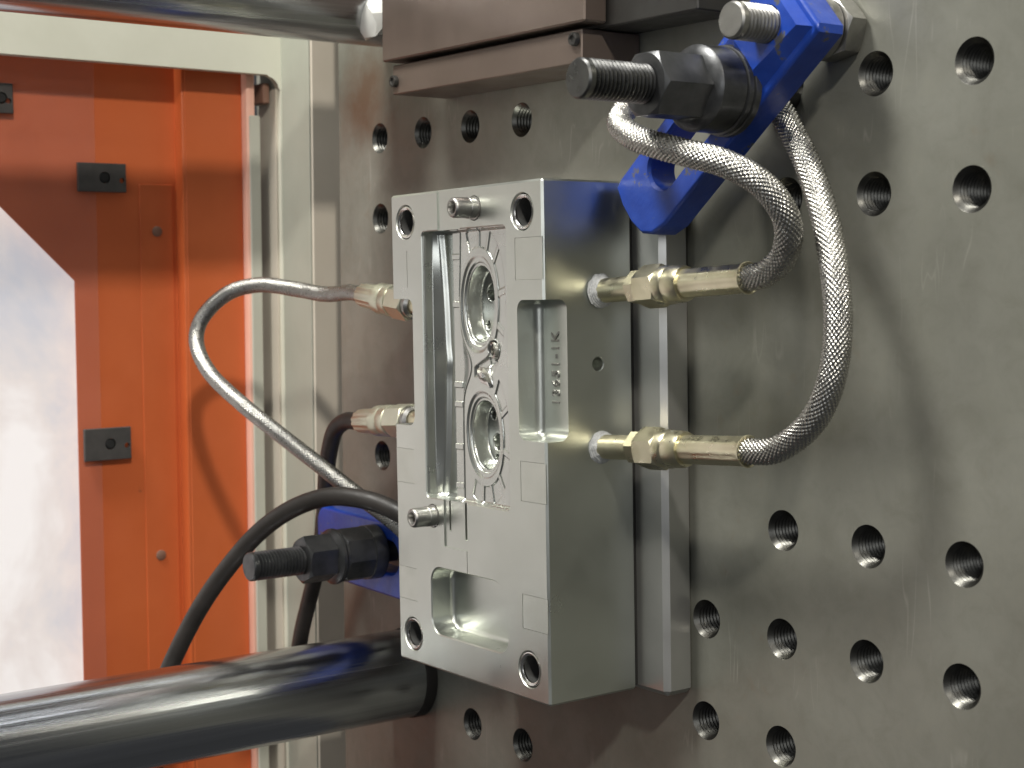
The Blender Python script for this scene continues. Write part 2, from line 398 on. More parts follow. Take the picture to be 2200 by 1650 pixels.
def hole_mesh():
    bm = bmesh.new(); prof = [(11.3, 0), (11.0, 0.25), (9.9, 1.6)]
    h = 1.6
    while h < 36:
        prof += [(8.75, h + 0.95), (8.75, h + 1.25), (9.9, h + 2.2), (9.9, h + 2.5)]; h += 2.5
    lathe_bm(bm, prof, (0, 0, 0), (0, 1, 0), HS, cap0=False, cap1=True)
    bmesh.ops.rotate(bm, verts=bm.verts, cent=(0, 0, 0), matrix=Matrix.Rotation(PI / HS * 0, 3, 'Y'))
    for f in bm.faces: f.normal_flip()
    me = D.meshes.new('threaded_hole'); bm.to_mesh(me); bm.free()
    me.materials.append(M['hole'])
    for p_ in me.polygons: p_.use_smooth = True
    me.set_sharp_from_angle(angle=R(25)); return me
M['bore'] = metal('dark_bore', (0.07, 0.072, 0.07), (0.10, 0.10, 0.098), (0.45, 0.6), 0.7, 60, (1, 1, 1), 0.03, 700)
M['hole'] = metal('tapped_hole_steel', (0.07, 0.069, 0.063), (0.11, 0.108, 0.098), (0.28, 0.42), 0.95, 80, (1, 1, 1), 0.05, 700)
hm = hole_mesh()
for (c, r) in sorted(HOLES):
    o = D.objects.new('threaded_hole', hm); COL.objects.link(o); o.parent = platen; o.location = (c * 0.06, 0, -r * 0.06)

# ------------------------------------------------------------------ the mould
TH = 0.02537
mould = empty('injection_mould', (0.24378, 0, -0.19779), (0, -TH, 0))
tag(mould, 'grey steel injection mould half with two oval cavities, clamped on the drilled platen', 'mould')
YF, YB = -89.2, -25.0
bb = bmesh.new(); box_bm(bb, -80, 80, YF, YB, -148.6, 148.6, bev=1.3)
cut = []
def c_new():
    b = bmesh.new(); cut.append(b); return b
# left notch for the hose fittings
loft_bm(c_new(), [(rrect(-110, -56.5, 3, 83, 6), -120), (rrect(-110, -56.5, 3, 83, 6), -10)])
# right corner notch carrying the part number
b = c_new(); box_bm(b, 54.8, 130, -130, -73, 1.2, 81.2, bev=5.5, seg=6)
# pockets
def pocket(x0, x1, z0, z1, r, depth, fil, lip=0.7):
    b = c_new(); loops = []
    def inset(d):
        rs = r if isinstance(r, tuple) else (r,) * 4
        return rrect(x0 + d, x1 - d, z0 + d, z1 - d, tuple(max(0.3, q - d) for q in rs))
    loops.append((inset(-lip - 5), YF - 5)); loops.append((inset(-lip), YF)); loops.append((inset(0), YF + lip))
    loops.append((inset(0), YF + depth - fil))
    for k in range(1, 7):
        a = 0.5 * PI * k / 6
        loops.append((inset(fil * (1 - math.cos(a))), YF + depth - fil + fil * math.sin(a)))
    loft_bm(b, loops)
pocket(-41, 40.3, -126, -84, (10, 10, 15, 10), 17, 3.6)
pocket(-44.5, 44.5, -40.8, 124.2, 3.2, 24, 0.5, 0.6)
BUSH = [(-63, 131), (61, 131), (-63, -130.5), (61.3, -130.5)]
for x, z in BUSH:
    lathe_bm(c_new(), [(11.5, -6), (11.1, 0), (10.6, 0.8), (10.6, 45)], (x, YF, z), (0, 1, 0), 48)
PADS = [(53.5, 90, 92.5, 116.5), (55.5, 90, -33.8, -10.7), (55.2, 90, -107.5, -87.4), (-90, -58.3, -34, -12), (-90, -57.7, -109, -88)]
for x0, x1, z0, z1 in PADS:
    box_bm(c_new(), x0, x1, YF - 5, YF + 0.7, z0, z1)
box_bm(c_new(), -26.3, -2.4, YF - 5, YF + 0.8, 120, 160)
box_bm(c_new(), -25.3, 0.2, YF - 5, YF + 0.9, -69.9, -35)
loft_bm(c_new(), [(rrect(-20.5, -18.6, -60, -36, 0.9), YF - 3), (rrect(-20.5, -18.6, -60, -36, 0.9), YF + 5)])
loft_bm(c_new(), [(rrect(-3.4, -1.2, -64, -36, 1.0), YF - 3), (rrect(-3.4, -1.2, -64, -36, 1.0), YF + 6)])
box_bm(c_new(), -0.9, -0.3, YF - 5, YF + 0.6, -84.5, -69.5)
box_bm(c_new(), -62.2, -61.7, YF - 5, YF + 0.5, 90, 113)
PINS = [(13.3, 135.7), (-37.7, -52.1)]
for x, z in PINS:
    lathe_bm(c_new(), [(7.9, -5), (7.5, 0.0), (7.1, 0.6), (7.1, 30)], (x, YF, z), (0, 1, 0), 40)
lathe_bm(c_new(), [(4.6, -3), (4.3, 0), (3.9, 0.6), (3.9, 12), (0.5, 14)], (80, -50.8, 43.9), (-1, 0, 0), 32)
me = carve(bb, cut)
for poly in me.polygons: poly.material_index = 0
me.materials.clear()
finish('mould_block', me, 'mould', mould, 30, wn=True)

for x0, x1, z0, z1 in PADS:
    a0 = x0 + 0.12 if x0 > 0 else -79.2; a1 = x1 - 0.12 if x1 < 0 else 79.2
    box('contact_pad', (a0, a1, YF + 0.15, YF + 1.6, z0 + 0.12, z1 - 0.12), 'mould_pad', mould, bev=0.1)
# guide bushings
for x, z in BUSH:
    bm = bmesh.new()
    prof = [(10.3, 1.2), (9.9, 0.25), (9.3, 0.0), (8.7, 0.25), (7.9, 1.0), (7.8, 2.2), (9.5, 2.4), (10.3, 1.2)]
    lathe_bm(bm, prof, (x, YF + 0.1, z), (0, 1, 0), 48, False, False)
    bu = from_bm('guide_bushing', bm, 'bright', mould, 40)
    lathe('bore_sleeve', [(8.0, 1.9), (7.7, 3), (7.7, 38)], (x, YF, z), (0, 1, 0), 'bore', bu, 40, cap0=False)
# guide pins: hollow dowels standing proud of the face
for x, z in PINS:
    bm = bmesh.new()
    prof = [(3.5, 6), (3.5, -14.6), (3.9, -15.6), (4.9, -15.8), (5.6, -15.3), (6.05, -14.2), (6.1, -5.2), (6.35, -4.9), (6.35, -2.6), (6.1, -2.3), (6.1, -0.6), (6.9, -0.3), (6.9, 6)]
    lathe_bm(bm, prof, (x, YF, z), (0, 1, 0), 40, True, True)
    from_bm('hollow_dowel', bm, 'grey_bolt', mould, 35)
# plate coloured dark as the shadow in the split gap, and the wider clamping plate behind the block
box('shadow_gap_plate', (-77, 77.5, -25.4, -21.7, -147, 147), 'dark_steel', mould, bev=0.3)
cp = box('clamping_plate', (-104, 103.3, -21.9, -0.4, -149.9, 149.5), 'plate', mould, bev=3.2)
cp['label'] = 'wider grey clamping plate with a bright bevelled edge behind the block'

# cavity insert: a machined relief surface
def ss(a, b, x):
    t = min(1.0, max(0.0, (x - a) / (b - a))); return t * t * (3 - 2 * t)
OV = [(9.0, 79.0, 19.0, 30.5, 0.05), (12.5, 1.0, 18.5, 27.5, -0.06)]
HOL = [(7.0, 86, 5.2, 9), (9.5, 95.0, 2.4, 10), (2.0, 66.5, 2.8, 10), (10.5, -4.0, 5.0, 8), (9.5, -13.5, 2.4, 10), (6.0, 12.0, 2.6, 8)]
def depth(u, v):
    t = min(1, max(0, (v + 40) / 164))
    ur = -42.4 + 6.2 * (math.sin(PI * t)) ** 0.8 + 1.2 * math.exp(-((v - 44) / 7) ** 2)
    ul = -9.0 + 9.5 * math.exp(-((v - 42) / 13) ** 2) - 2.0 * math.exp(-((v - 80) / 25) ** 2)
    if u < ur:
        d = 1.0 + 6.0 * ss(-44.5, -43.6, u) + 3.6 * max(0, (u + 43.6)) / max(0.5, (ur + 43.6))
    elif u < -23.5:
        d = 10.6 + 3.2 * ss(ur, ur + 3.4, u)
    else:
        d = 13.8 - 5.2 * ss(-23.5, -22.6, u) - 2.6 * ss(-14, ul - 1.0, u) - 1.3 * ss(ul - 0.5, ul + 0.3, u)
        # vent lugs along the left strip
        if -22.4 < u < -14:
            for vv in (108, 79, 30, 18, -8, -32):
                if abs(v - vv) < 2.0: d -= 0.9 * ss(2.0, 1.5, abs(v - vv))
        # thin bright lip on the parting outline
        d -= 0.55 * math.exp(-((u - ul - 0.7) / 0.5) ** 2)
        d -= 0.8 * ss(22, 40, u)
    e_min = 9; 
    for k, (cx, cz, a, b, rot) in enumerate(OV):
        du, dv = u - cx, v - cz
        du, dv = du * math.cos(rot) - dv * math.sin(rot), du * math.sin(rot) + dv * math.cos(rot)
        e = (abs(du / a) ** 2.15 + abs(dv / b) ** 2.15) ** (1 / 2.15); ang = math.degrees(math.atan2(dv / b, du / a))
        e_min = min(e_min, e)
        if e < 1.75 and u > -8:
            on = (-62 < ang < 118) if k == 0 else (-122 < ang < 50)
            if on and e > 1.06:
                edge = ss(1.10, 1.13, e) * (1 - ss(1.50, 1.53, e))
                d += 0.8 * edge
                # radial lugs
                for la in ((-48, -20, 12, 47, 70, 92) if k == 0 else (-100, -78, -50, -18, 22)):
                    dl = abs(ang - la) * PI / 180 * e * 20
                    if dl < 1.7: d -= 0.6 * edge * ss(1.7, 0.9, dl)
        if e < 1.06:
            d += (4.6 - d) * ss(1.06, 1.0, e) if e > 0.9 else 0
            if e <= 0.98: d = 4.5 + 1.1 * ss(0.98, 0.88, e)
            if e < 0.84: d = 5.6 + 1.2 * ss(0.84, 0.80, e)
            if e < 0.76: d = 6.8 + 10.0 * ss(0.76, 0.68, e)
            if e < 0.68: d = 16.8 - 0.5 * ss(-8, 8, du)
    for hx, hz, hr, hd in HOL:
        q = math.hypot(u - hx, v - hz)
        if q < hr + 1.2:
            d -= 0.2 * math.exp(-((q - hr - 0.6) / 0.5) ** 2)
            d += hd * ss(hr, hr - 0.7, q)
            
    q = math.hypot((u - 24.5) / 0.9, v - 52)
    d += 9 * ss(5.6, 4.6, q) - 0.7 * math.exp(-((q - 6.1) / 0.5) ** 2)
    # runner from the gate towards the waist
    if 4 < u < 26:
        rv = 41 + (u - 10) * 0.45
        d += 1.6 * ss(4.2, 1.6, abs(v - rv)) * ss(3, 7, u)
    return d
NU, NV = 300, 540
verts = []; faces = []
for j in range(NV + 1):
    v = -41.0 + 165.4 * j / NV
    for i in range(NU + 1):
        u = -44.7 + 89.4 * i / NU
        d = depth(u, v)
        ed = min(124.4 - v, v + 41.0)
        d -= 2.2 * ss(2.6, 0.0, ed) * (1 if u > -43 else 0.3)           # fillet against the end walls
        d = max(0.75, d)
        verts.append((u * 0.001, (YF + d) * 0.001, v * 0.001))
W_ = NU + 1
for j in range(NV):
    for i in range(NU):
        a = j * W_ + i; faces.append((a, a + 1, a + W_ + 1, a + W_))
me = D.meshes.new('cavity_insert'); me.from_pydata(verts, [], faces); me.update()
ci = finish('cavity_insert', me, 'cavity', mould, 55)
ci['label'] = 'polished recess with two oval lens cavities and radial vents'
# gate block: small bright facetted steel lump between the two cavities
bm = bmesh.new(); bmesh.ops.create_icosphere(bm, subdivisions=2, radius=1)
for vtx in bm.verts:
    n_ = noise.noise(vtx.co * 1.7 + Vector((3, 1, 7))); c_ = vtx.co * (1 + 0.45 * n_)
    c_ = Matrix.Rotation(R(28), 3, 'Y') @ Vector((c_.x * 9.5, c_.y * 3.4, c_.z * 4.6))
    vtx.co = (Vector((15.5, YF + 5.4, 35.5)) + c_) * 0.001
from_bm('gate_block', bm, 'bright', mould, 12)
lathe('sprue_ring', [(3.4, 2), (3.4, -2.2), (4.2, -2.9), (5.0, -2.4), (5.2, 2)], (24.3, YF + 6.5, 52), (0.25, 1, 0), 'bright', mould, 32)

# engraved number on the floor of the corner notch (reads upwards)
def text_mesh(body, size, depth_):
    cu = D.curves.new('txt', 'FONT'); cu.body = body; cu.size = size; cu.extrude = depth_; cu.bevel_depth = 0.00018; cu.space_character = 1.18
    cu.align_x = 'CENTER'; cu.align_y = 'CENTER'
    o = D.objects.new('txt', cu); COL.objects.link(o)
    dg = bpy.context.evaluated_depsgraph_get(); dg.update()
    me = D.meshes.new_from_object(o.evaluated_get(dg)); D.objects.remove(o); D.curves.remove(cu); return me
tm = text_mesh('13651-1K', 0.0092, 0.0005)
tm.transform(Matrix.Translation(mm(69.5, -73.1, 41.5)) @ Matrix(((0, -1, 0, 0), (0, 0, -1, 0), (1, 0, 0, 0), (0, 0, 0, 1))))
tx = finish('part_number', tm, 'grey_bolt', mould, 30)
tx['label'] = 'number 13651-1K standing in the corner notch'

# ------------------------------------------------------------------ hoses with brass unions
def axis_pts(a, b):
    a, b = Vector(a), Vector(b); return a, (b - a).normalized(), (b - a).length
def side_fitting(root, a, b, lens):
    """nipple, two hexes, collar and crimped ferrule between a (mould) and b (hose), millimetres"""
    o, ax, L_ = axis_pts(a, b); k = L_ / 119.2
    l1, l2, l3, l4 = [x * k for x in (30.5, 38.5, 59.5, 72.5)]
    # sealing tape wound on the thread
    bm = bmesh.new(); prof = [(7, -2)]
    for i in range(9):
        prof.append((9.8 - i * 0.33 + 0.5 * (i % 2), i * 0.55))
    prof.append((7, 5.2))
    lathe_bm(bm, prof, o, ax, 40)
    for v in bm.verts:
        n_ = noise.noise(v.co * 420) * 0.0007; c_ = v.co - (o * 0.001); rad = c_ - ax * c_.dot(ax)
        v.co += rad.normalized() * n_ if rad.length > 1e-6 else Vector()
    from_bm('sealing_tape', bm, 'tape', root, 30)
    lathe('nipple', [(7.0, -4), (7.0, l1 + 1)], o, ax, 'brass', root, 40)
    bm = bmesh.new(); hex_bm(bm, o, ax, 9.9, l1, l2, 1.0, 0.35); from_bm('lock_nut', bm, 'brass', root, 25)
    bm = bmesh.new(); hex_bm(bm, o, ax, 12.1, l2 + 0.6, l3 - 4, 1.6, 0.12); from_bm('union_nut', bm, 'brass', root, 25)
    lathe('collar', [(8.5, l2 + 1), (10.7, l3 - 5), (10.7, l3 + 1), (10.1, l3 + 2.2), (10.3, l3 + 3), (10.1, l4 - 2.5), (9.3, l4), (8, l4)], o, ax, 'brass', root, 48)
    bm = bmesh.new(); seg = 60                                   # crimped ferrule with flats along it
    rings = []
    u = Vector((0, 0, 1)); u = (u - ax * u.dot(ax)).normalized(); v_ = ax.cross(u)
    for (h, r, cr) in ((l4 - 3, 7.9, 0), (l4 + 2, 8.0, 0.2), (l4 + 4, 8.0, 0.45), (L_ - 3, 8.0, 0.45), (L_ - 1.2, 8.4, 0.1), (L_, 8.5, 0), (L_ + 0.2, 8.0, 0), (L_ - 0.5, 6.4, 0), (L_ - 6, 6.0, 0)):
        rg = []
        for i in range(seg):
            a_ = 2 * PI * i / seg; rr = r - cr * (1 + math.cos(a_ * 10)) * 0.5
            rg.append(bm.verts.new((o + ax * h + (u * math.cos(a_) + v_ * math.sin(a_)) * rr) * 0.001))
        rings.append(rg)
    for p_, q_ in zip(rings, rings[1:]):
        for i in range(seg): bm.faces.new((p_[i], p_[(i + 1) % seg], q_[(i + 1) % seg], q_[i]))
    from_bm('ferrule', bm, 'brass', root, 40)

hu = empty('braided_hose', mm(323, -49, -110))
tag(hu, 'steel braided hose on the upper brass union, looping across the blue clamp', 'hose', 'braided cooling hoses')
hl = empty('braided_hose', mm(323, -49, -199))
tag(hl, 'steel braided hose on the lower brass union, running up behind the blue clamp', 'hose', 'braided cooling hoses')
def reparent(root):
    """children were built in world coordinates: keep them there under a moved root"""
    inv = Matrix.Translation(root.location).inverted()
    for c in root.children: c.matrix_parent_inverse = inv
side_fitting(hu, (322.5, -49, -110.2), (441.2, -49, -102.2), None)
hose('hose', [(436, -49, -102.6), (441.2, -49, -102.2), (456, -50, -99.3), (470.9, -53, -89), (478, -60, -73.4), (472.1, -70, -57.3), (456.7, -80, -46.6), (429.7, -86, -39.1), (395.3, -84, -30.6), (369, -74, -20.5), (358.5, -60, -10), (360.9, -48, 2), (372, -44, 14)], 6.8, 'braid', hu, braid=True)
side_fitting(hl, (323, -49, -199.6), (442.4, -49, -190.9), None)
hose('hose', [(437, -49, -191.3), (442.4, -49, -190.9), (463.7, -50, -187.6), (485.5, -50, -173.5), (497.9, -50, -154), (500.9, -48, -129.3), (496.2, -45, -102.6), (483.3, -38, -75.4), (463.4, -28, -49.2), (440, -17, -27.4), (423.2, -12, -11.4), (406.5, -12, 6.1)], 6.8, 'braid', hl, braid=True)
reparent(hu); reparent(hl)

def left_fitting(root, a, b, wet=False):
    """pale brass union seen on the far side: a at the mould, b at the hose"""
    o, ax, L_ = axis_pts(a, b)
    lathe('nipple', [(6.6, 0), (6.6, L_ * 0.62)], o, ax, 'brass', root, 36)
    k = L_ / 150.0
    lathe('seal_ring', [(7.5, 56 * k), (9.6, 58 * k), (9.6, 61 * k), (9.5, 63 * k)], o, ax, 'grey_bolt', root, 40)
    bm = bmesh.new(); hex_bm(bm, o, ax, 11.9, 62 * k, 82 * k, 1.6, 0.3); from_bm('union_nut', bm, 'pale_brass', root, 25)
    lathe('collar', [(9, 82 * k), (11.0, 83 * k), (11.2, 90 * k), (10.2, 92 * k), (10.9, 94 * k), (10.9, 101 * k), (9.5, 103 * k)], o, ax, 'pale_brass', root, 40)
    bm = bmesh.new(); seg = 64; rings = []
    u = Vector((0, 0, 1)); u = (u - ax * u.dot(ax)).normalized(); v_ = ax.cross(u)
    for h, r, cr in ((100 * k, 8.6, 0), (104 * k, 9.2, 0.5), (120 * k, 8.9, 0.9), (126 * k, 8.4, 0.6), (127 * k, 6.2, 0)):
        rg = []
        for i in range(seg):
            a_ = 2 * PI * i / seg; rr = r - cr * (0.5 + 0.5 * math.cos(a_ * 12))
            rg.append(bm.verts.new((o + ax * h + (u * math.cos(a_) + v_ * math.sin(a_)) * rr) * 0.001))
        rings.append(rg)
    for p_, q_ in zip(rings, rings[1:]):
        for i in range(seg): bm.faces.new((p_[i], p_[(i + 1) % seg], q_[(i + 1) % seg], q_[i]))
    from_bm('ferrule', bm, 'pale_brass', root, 40)
ha = empty('braided_hose', mm(186, -50, -124))
tag(ha, 'steel braided hose bulging in a loop in front of the orange guard', 'hose', 'braided cooling hoses')
left_fitting(ha, (184, -50, -127), (35, -50, -114.2))
hose('hose', [(60, -50, -116.5), (40, -50, -114.6), (11.5, -54, -116.2), (-16.4, -62, -113), (-49.1, -76, -109.7), (-71.8, -92, -116.1), (-86.3, -106, -133.9), (-86.3, -112, -153.2), (-64.1, -112, -175.1), (-22.3, -106, -196.4), (15.8, -92, -218.6), (44.5, -74, -240.6), (64, -60, -257), (90.2, -48, -273), (104, -42, -283)], 5.7, 'braid_dull', ha, braid=True, amp=0.09)
hb = empty('rubber_hose', mm(186, -50, -199))
tag(hb, 'black rubber hose hanging from the lower left brass union, down behind the left clamp', 'hose', 'black rubber hoses')
left_fitting(hb, (184, -50, -195), (28.4, -50, -208.4))
hose('hose', [(50, -50, -206.8), (32, -50, -208), (16, -50, -216), (2, -47, -232), (-12, -42, -252), (-26, -36, -276), (-38, -32, -304), (-52, -30, -334), (-66, -29, -360), (-80, -29, -390), (-90, -29, -425), (-96, -29, -470)], 6.3, 'rubber', hb, seg=32)
hc = hose('rubber_hose', [(140, -44, -276), (112, -55.7, -264), (92, -67.8, -257.1), (65, -82, -256.5), (38, -97, -266.7), (10, -110.5, -286.8), (-15, -124.6, -316.2), (-35, -136.1, -345.8), (-50, -146.5, -376.8), (-57, -155.9, -404.4), (-60, -161.8, -440), (-60, -164, -480)], 6.6, 'rubber', None, seg=32)
tag(hc, 'thick black rubber hose arching over the stud of the left clamp', 'hose', 'black rubber hoses')
reparent(ha); reparent(hb)

# ------------------------------------------------------------------ clamps and studs
def thread_prof(r, h0, h1, pitch=2.5, d=1.65):
    prof = [(r - 2.2, h0), (r - 0.9, h0 + 0.9)]
    h = h0 + 1.2
    while h < h1:
        prof += [(r, h + pitch * 0.42), (r, h + pitch * 0.58), (r - d, h + pitch * 0.95), (r - d, h + pitch * 1.05)]; h += pitch
    return prof
def clamp_upper():
    root = empty('mould_clamp', mm(349, -23, -60.5), (0, -R(40), 0))
    tag(root, 'blue painted slotted clamp bar slanting over the right edge of the mould', 'clamp', 'blue mould clamps')
    bb = bmesh.new()
    # local x along the bar, local z across (towards upper left), local y = depth, 0 at the back face (y=-23 world)
    out = [(-11.5, 21), (-14, 10), (-14.2, -3), (-11.5, -13), (-5, -19.5), (6, -22.5), (150, -24), (153, -21), (153, 20), (150, 23), (4, 22.3), (-6, 22.3)]
    def sh(d):
        cx = 65; return [((x - cx) * (1 - d / 84) + cx, z * (1 - d / 22)) for x, z in out]
    loft_bm(bb, [(sh(0.6), 0), (sh(0), -0.8), (sh(0), -16.6), (sh(0.6), -18.0), (sh(1.9), -19)])
    sl = bmesh.new(); s_ = rrect(14, 98, -8.8, 13.2, 10.9, 10)
    s2 = rrect(12.5, 99.5, -10.3, 14.7, 12.4, 10)
    loft_bm(sl, [(s_, 8), (s_, -17.2), (s2, -19), (s2, -25)])
    jk = bmesh.new(); lathe_bm(jk, [(9.6, -40), (9.6, 40)], (133, 0, -1.5), (0, 1, 0), 32)
    me = carve(bb, [sl, jk])
    me.materials.clear()
    finish('clamp_body', me, 'blue', root, 35, wn=True)
    # raised shoulder of the heel with a bevelled ramp towards the stud
    hb_ = bmesh.new()
    lo = [(100, -19.5), (150, -20.5), (150, 19.5), (100, 18.5)]; hi = [(112, -12), (146.5, -16.5), (146.5, 15.5), (112, 13)]
    loft_bm(hb_, [(lo, -18.2), (hi, -25.5)])
    jk = bmesh.new(); lathe_bm(jk, [(9.6, -60), (9.6, 40)], (133, 0, -1.5), (0, 1, 0), 32)
    me = carve(hb_, [jk]); me.materials.clear()
    finish('heel_pad', me, 'blue', root, 25, wn=True)
    return root
clamp_upper()

def flange_nut(root, o, y_nut, y_coll, y_base, corner=17.8, coll=22.0, spin=0.5236, mat='black_oxide'):
    """o=(x,z) mm; nut from y_nut to y_coll, collar to y_base"""
    bm = bmesh.new(); hex_bm(bm, (o[0], 0, o[1]), (0, 1, 0), corner, y_nut, y_coll + 1, 2.2, spin); nt_ = from_bm('hex_nut', bm, mat, root, 22)
    bm = bmesh.new()
    lathe_bm(bm, [(corner * 0.84, y_coll - 1), (coll * 0.93, y_coll + 1.0), (coll, y_coll + 2.6), (coll, y_base - 9.5), (coll * 0.96, y_base - 8.8)], (o[0], 0, o[1]), (0, 1, 0), 56)
    from_bm('nut_collar', bm, mat, root, 30)
    lathe('washer', [(coll * 0.99, y_base - 8.7), (coll * 1.04, y_base - 8.2), (coll * 1.04, y_base - 5.4), (coll * 0.99, y_base - 4.9)], (o[0], 0, o[1]), (0, 1, 0), mat, root, 56)
    lathe('washer', [(coll * 1.01, y_base - 4.7), (coll * 1.07, y_base - 4.2), (coll * 1.07, y_base - 0.6), (coll * 1.02, y_base - 0.1)], (o[0], 0, o[1]), (0, 1, 0), mat, root, 56)

st = empty('clamp_stud', mm(420, 0, -6))
tag(st, 'long threaded stud with grey hex nut and black washers in the upper clamp slot', 'bolt', 'clamp studs')
lathe('stud', [(0.5, -143.2)] + [(9.0, -143.2), (9.9, -142.2)] + thread_prof(10, -142.0, -60)[2:] + [(9.5, 20)], (420, 0, -6), (0, 1, 0), 'stud', st, 40, angle=20)
flange_nut(st, (420, -6), -101, -70, -42.2, mat='black_oxide')
reparent(st)
s2 = empty('clamp_stud', mm(60, 0, -300))
tag(s2, 'black threaded stud with stepped hex nuts in the left clamp, below the arching hose', 'bolt', 'clamp studs')
lathe('stud', [(0.5, -143.2)] + [(9.0, -143.2), (9.9, -142.2)] + thread_prof(10, -142.0, -60)[2:] + [(9.5, 20)], (60, 0, -300), (0, 1, 0), 'black_oxide', s2, 40, angle=20)
bm = bmesh.new(); hex_bm(bm, (60, 0, -300), (0, 1, 0), 17.0, -103, -80, 2.4, 0.05); from_bm('hex_nut', bm, 'black_oxide', s2, 22)
lathe('nut_collar', [(14, -82), (17.5, -80.5), (19.6, -79), (19.8, -77), (18.6, -75.5), (18.8, -73.5)], (60, 0, -300), (0, 1, 0), 'black_oxide', s2, 56)
bm = bmesh.new(); hex_bm(bm, (60, 0, -300), (0, 1, 0), 19.6, -75, -52, 2.0, 0.1, n=8, seg=6); from_bm('base_nut', bm, 'black_oxide', s2, 22)
lathe('washer', [(18.4, -53), (19.4, -52.5), (19.4, -43), (18.4, -42.2)], (60, 0, -300), (0, 1, 0), 'black_oxide', s2, 56)
reparent(s2)

# jack bolt standing on the platen under the heel of the upper clamp
jb = empty('jack_bolt', mm(450, 0, 23.5))
tag(jb, 'worn grey jack bolt with hex head on the platen, screwed through the clamp heel', 'bolt')
JX, JZ = 451.5, 23.8
lathe('shank', [(0.5, -73), (8.2, -73), (9.2, -72)] + thread_prof(9.4, -71.6, -30)[2:] + [(9, -12)], (JX, 0, JZ), (0, 1, 0), 'grey_bolt', jb, 40, angle=20)
bm = bmesh.new(); hex_bm(bm, (JX + 8, 0, JZ), (0, 1, 0), 16.5, -13.5, -1, 1.8, 0.3); from_bm('hex_head', bm, 'grey_bolt', jb, 22)
lathe('washer', [(14, -20), (16, -19.5), (16, -14), (14, -13.6)], (JX + 4, 0, JZ), (0, 1, 0), 'grey_bolt', jb, 48)
reparent(jb)

def clamp_left():
    root = empty('mould_clamp', mm(60, -23, -302))
    tag(root, 'blue painted slotted clamp bar on the left edge of the mould, under the black hose', 'clamp', 'blue mould clamps')
    bb = bmesh.new()
    def sh(d): return rrect(-88 + d, 100 - d, -29 + d, 25 - d, (max(1, 26 - d), 6, 4, max(1, 12 - d)), 8)
    loft_bm(bb, [(sh(0.8), 0), (sh(0), -1), (sh(0), -16), (sh(0.8), -18.2), (sh(2.2), -19.2)])
    sl = bmesh.new(); s_ = rrect(-24, 30, -11.5, 11.5, 11.4, 10); s2_ = rrect(-25.5, 31.5, -13, 13, 12.9, 10)
    loft_bm(sl, [(s_, 8), (s_, -17.4), (s2_, -19.2), (s2_, -25)])
    me = carve(bb, [sl]); me.materials.clear()
    finish('clamp_body', me, 'blue', root, 35, wn=True)
clamp_left()

# ------------------------------------------------------------------ tie bars
def tie_bar(x, z, r, label):
    root = empty('tie_bar', mm(x, 0, z)); tag(root, label, 'tie bar', 'tie bars')
    lathe('bar', [(r, -1400), (r, 30)], (0, 0, 0), (0, 1, 0), 'chrome', root, 96)
    lathe('wiper_seal', [(r + 0.2, -9), (r + 0.6, -8), (r + 1.0, -6), (r + 1.0, -0.2)], (0, 0, 0), (0, 1, 0), 'rubber', root, 72, cap0=False, cap1=False)
tie_bar(42, -398.5, 32.5, 'thick chromed tie bar running out of the platen below the left clamp')
tie_bar(42, 93.8, 32.5, 'dark chromed tie bar crossing the top left corner above the frame')

# ------------------------------------------------------------------ brown block above the mould
bk = empty('steel_block', mm(90, 0, 21))
tag(bk, 'brown tinted steel block with a lower lip above the mould, at the top', 'block')
box('rear_body', (88, 385, -33.2, -0.5, 41.5, 160), 'dark_steel', bk, 0.8)
fp = box('front_plate', (86.5, 308.5, -50, -33.4, 43.6, 160), 'brown_steel', bk, 1.0)
fp['label'] = 'smooth brown front plate'
box('lower_lip', (92, 300, -45, -1.0, 21.2, 40.9), 'brown_steel', bk, 0.7)
for x, z in ((294.5, 35), (96, 30)):
    lathe('screw', [(0.6, -2), (2.0, -2.2), (2.4, -3.2), (3.6, -3.2), (4.0, -2.4), (4.0, 1)], (x, -45, z), (0, 1, 0), 'dark_steel', bk, 24)
lathe('screw', [(0.6, 0.0), (3, -1), (5.6, -1), (6, 0), (6, 3)], (352, -33.2, 60), (0, 1, 0), 'dark_steel', bk, 24)
reparent(bk)
# clear plastic plug beside it
bm = bmesh.new(); bmesh.ops.create_icosphere(bm, subdivisions=2, radius=1)
for v in bm.verts:
    n_ = noise.noise(v.co * 1.4 + Vector((5, 2, 9)))
    c_ = v.co * (1 + 0.32 * n_); v.co = Vector((70 + c_.x * 18, -47 + c_.y * 9, 77 + c_.z * 16)) * 0.001
pl = from_bm('plastic_plug', bm, 'plastic', None, 18)
tag(pl, 'crumpled clear plastic plug at the left end of the brown block', 'plug')

# ------------------------------------------------------------------ guard frame, orange guard, columns
fr = empty('guard_frame', mm(-160, 0, -460))
tag(fr, 'cream painted steel guard frame with a rounded inner corner at the left', 'frame')
bm = bmesh.new()
def poly_prism(bm, pts, x0, x1, cham=0):
    """polygon in (y,z), extruded in x; pts counter-clockwise seen from +x"""
    A = [bm.verts.new(mm(x1, y, z)) for y, z in pts]; B = [bm.verts.new(mm(x0, y, z)) for y, z in pts]
    n = len(pts); bm.faces.new(A); bm.faces.new(list(reversed(B)))
    for i in range(n): bm.faces.new((A[i], B[i], B[(i + 1) % n], A[(i + 1) % n]))
pts = [(13.5, 240), (-1600, 240), (-1600, 63.5)]
for i in range(9):                      # rounded inner corner
    a = PI / 2 - 0.5 * PI * i / 8
    pts.append((-11.5 + 12.5 * math.cos(a), 50 + 12.5 * math.sin(a)))
pts += [(1, -700), (13.5, -700)]
poly_prism(bm, pts, -170, -160)
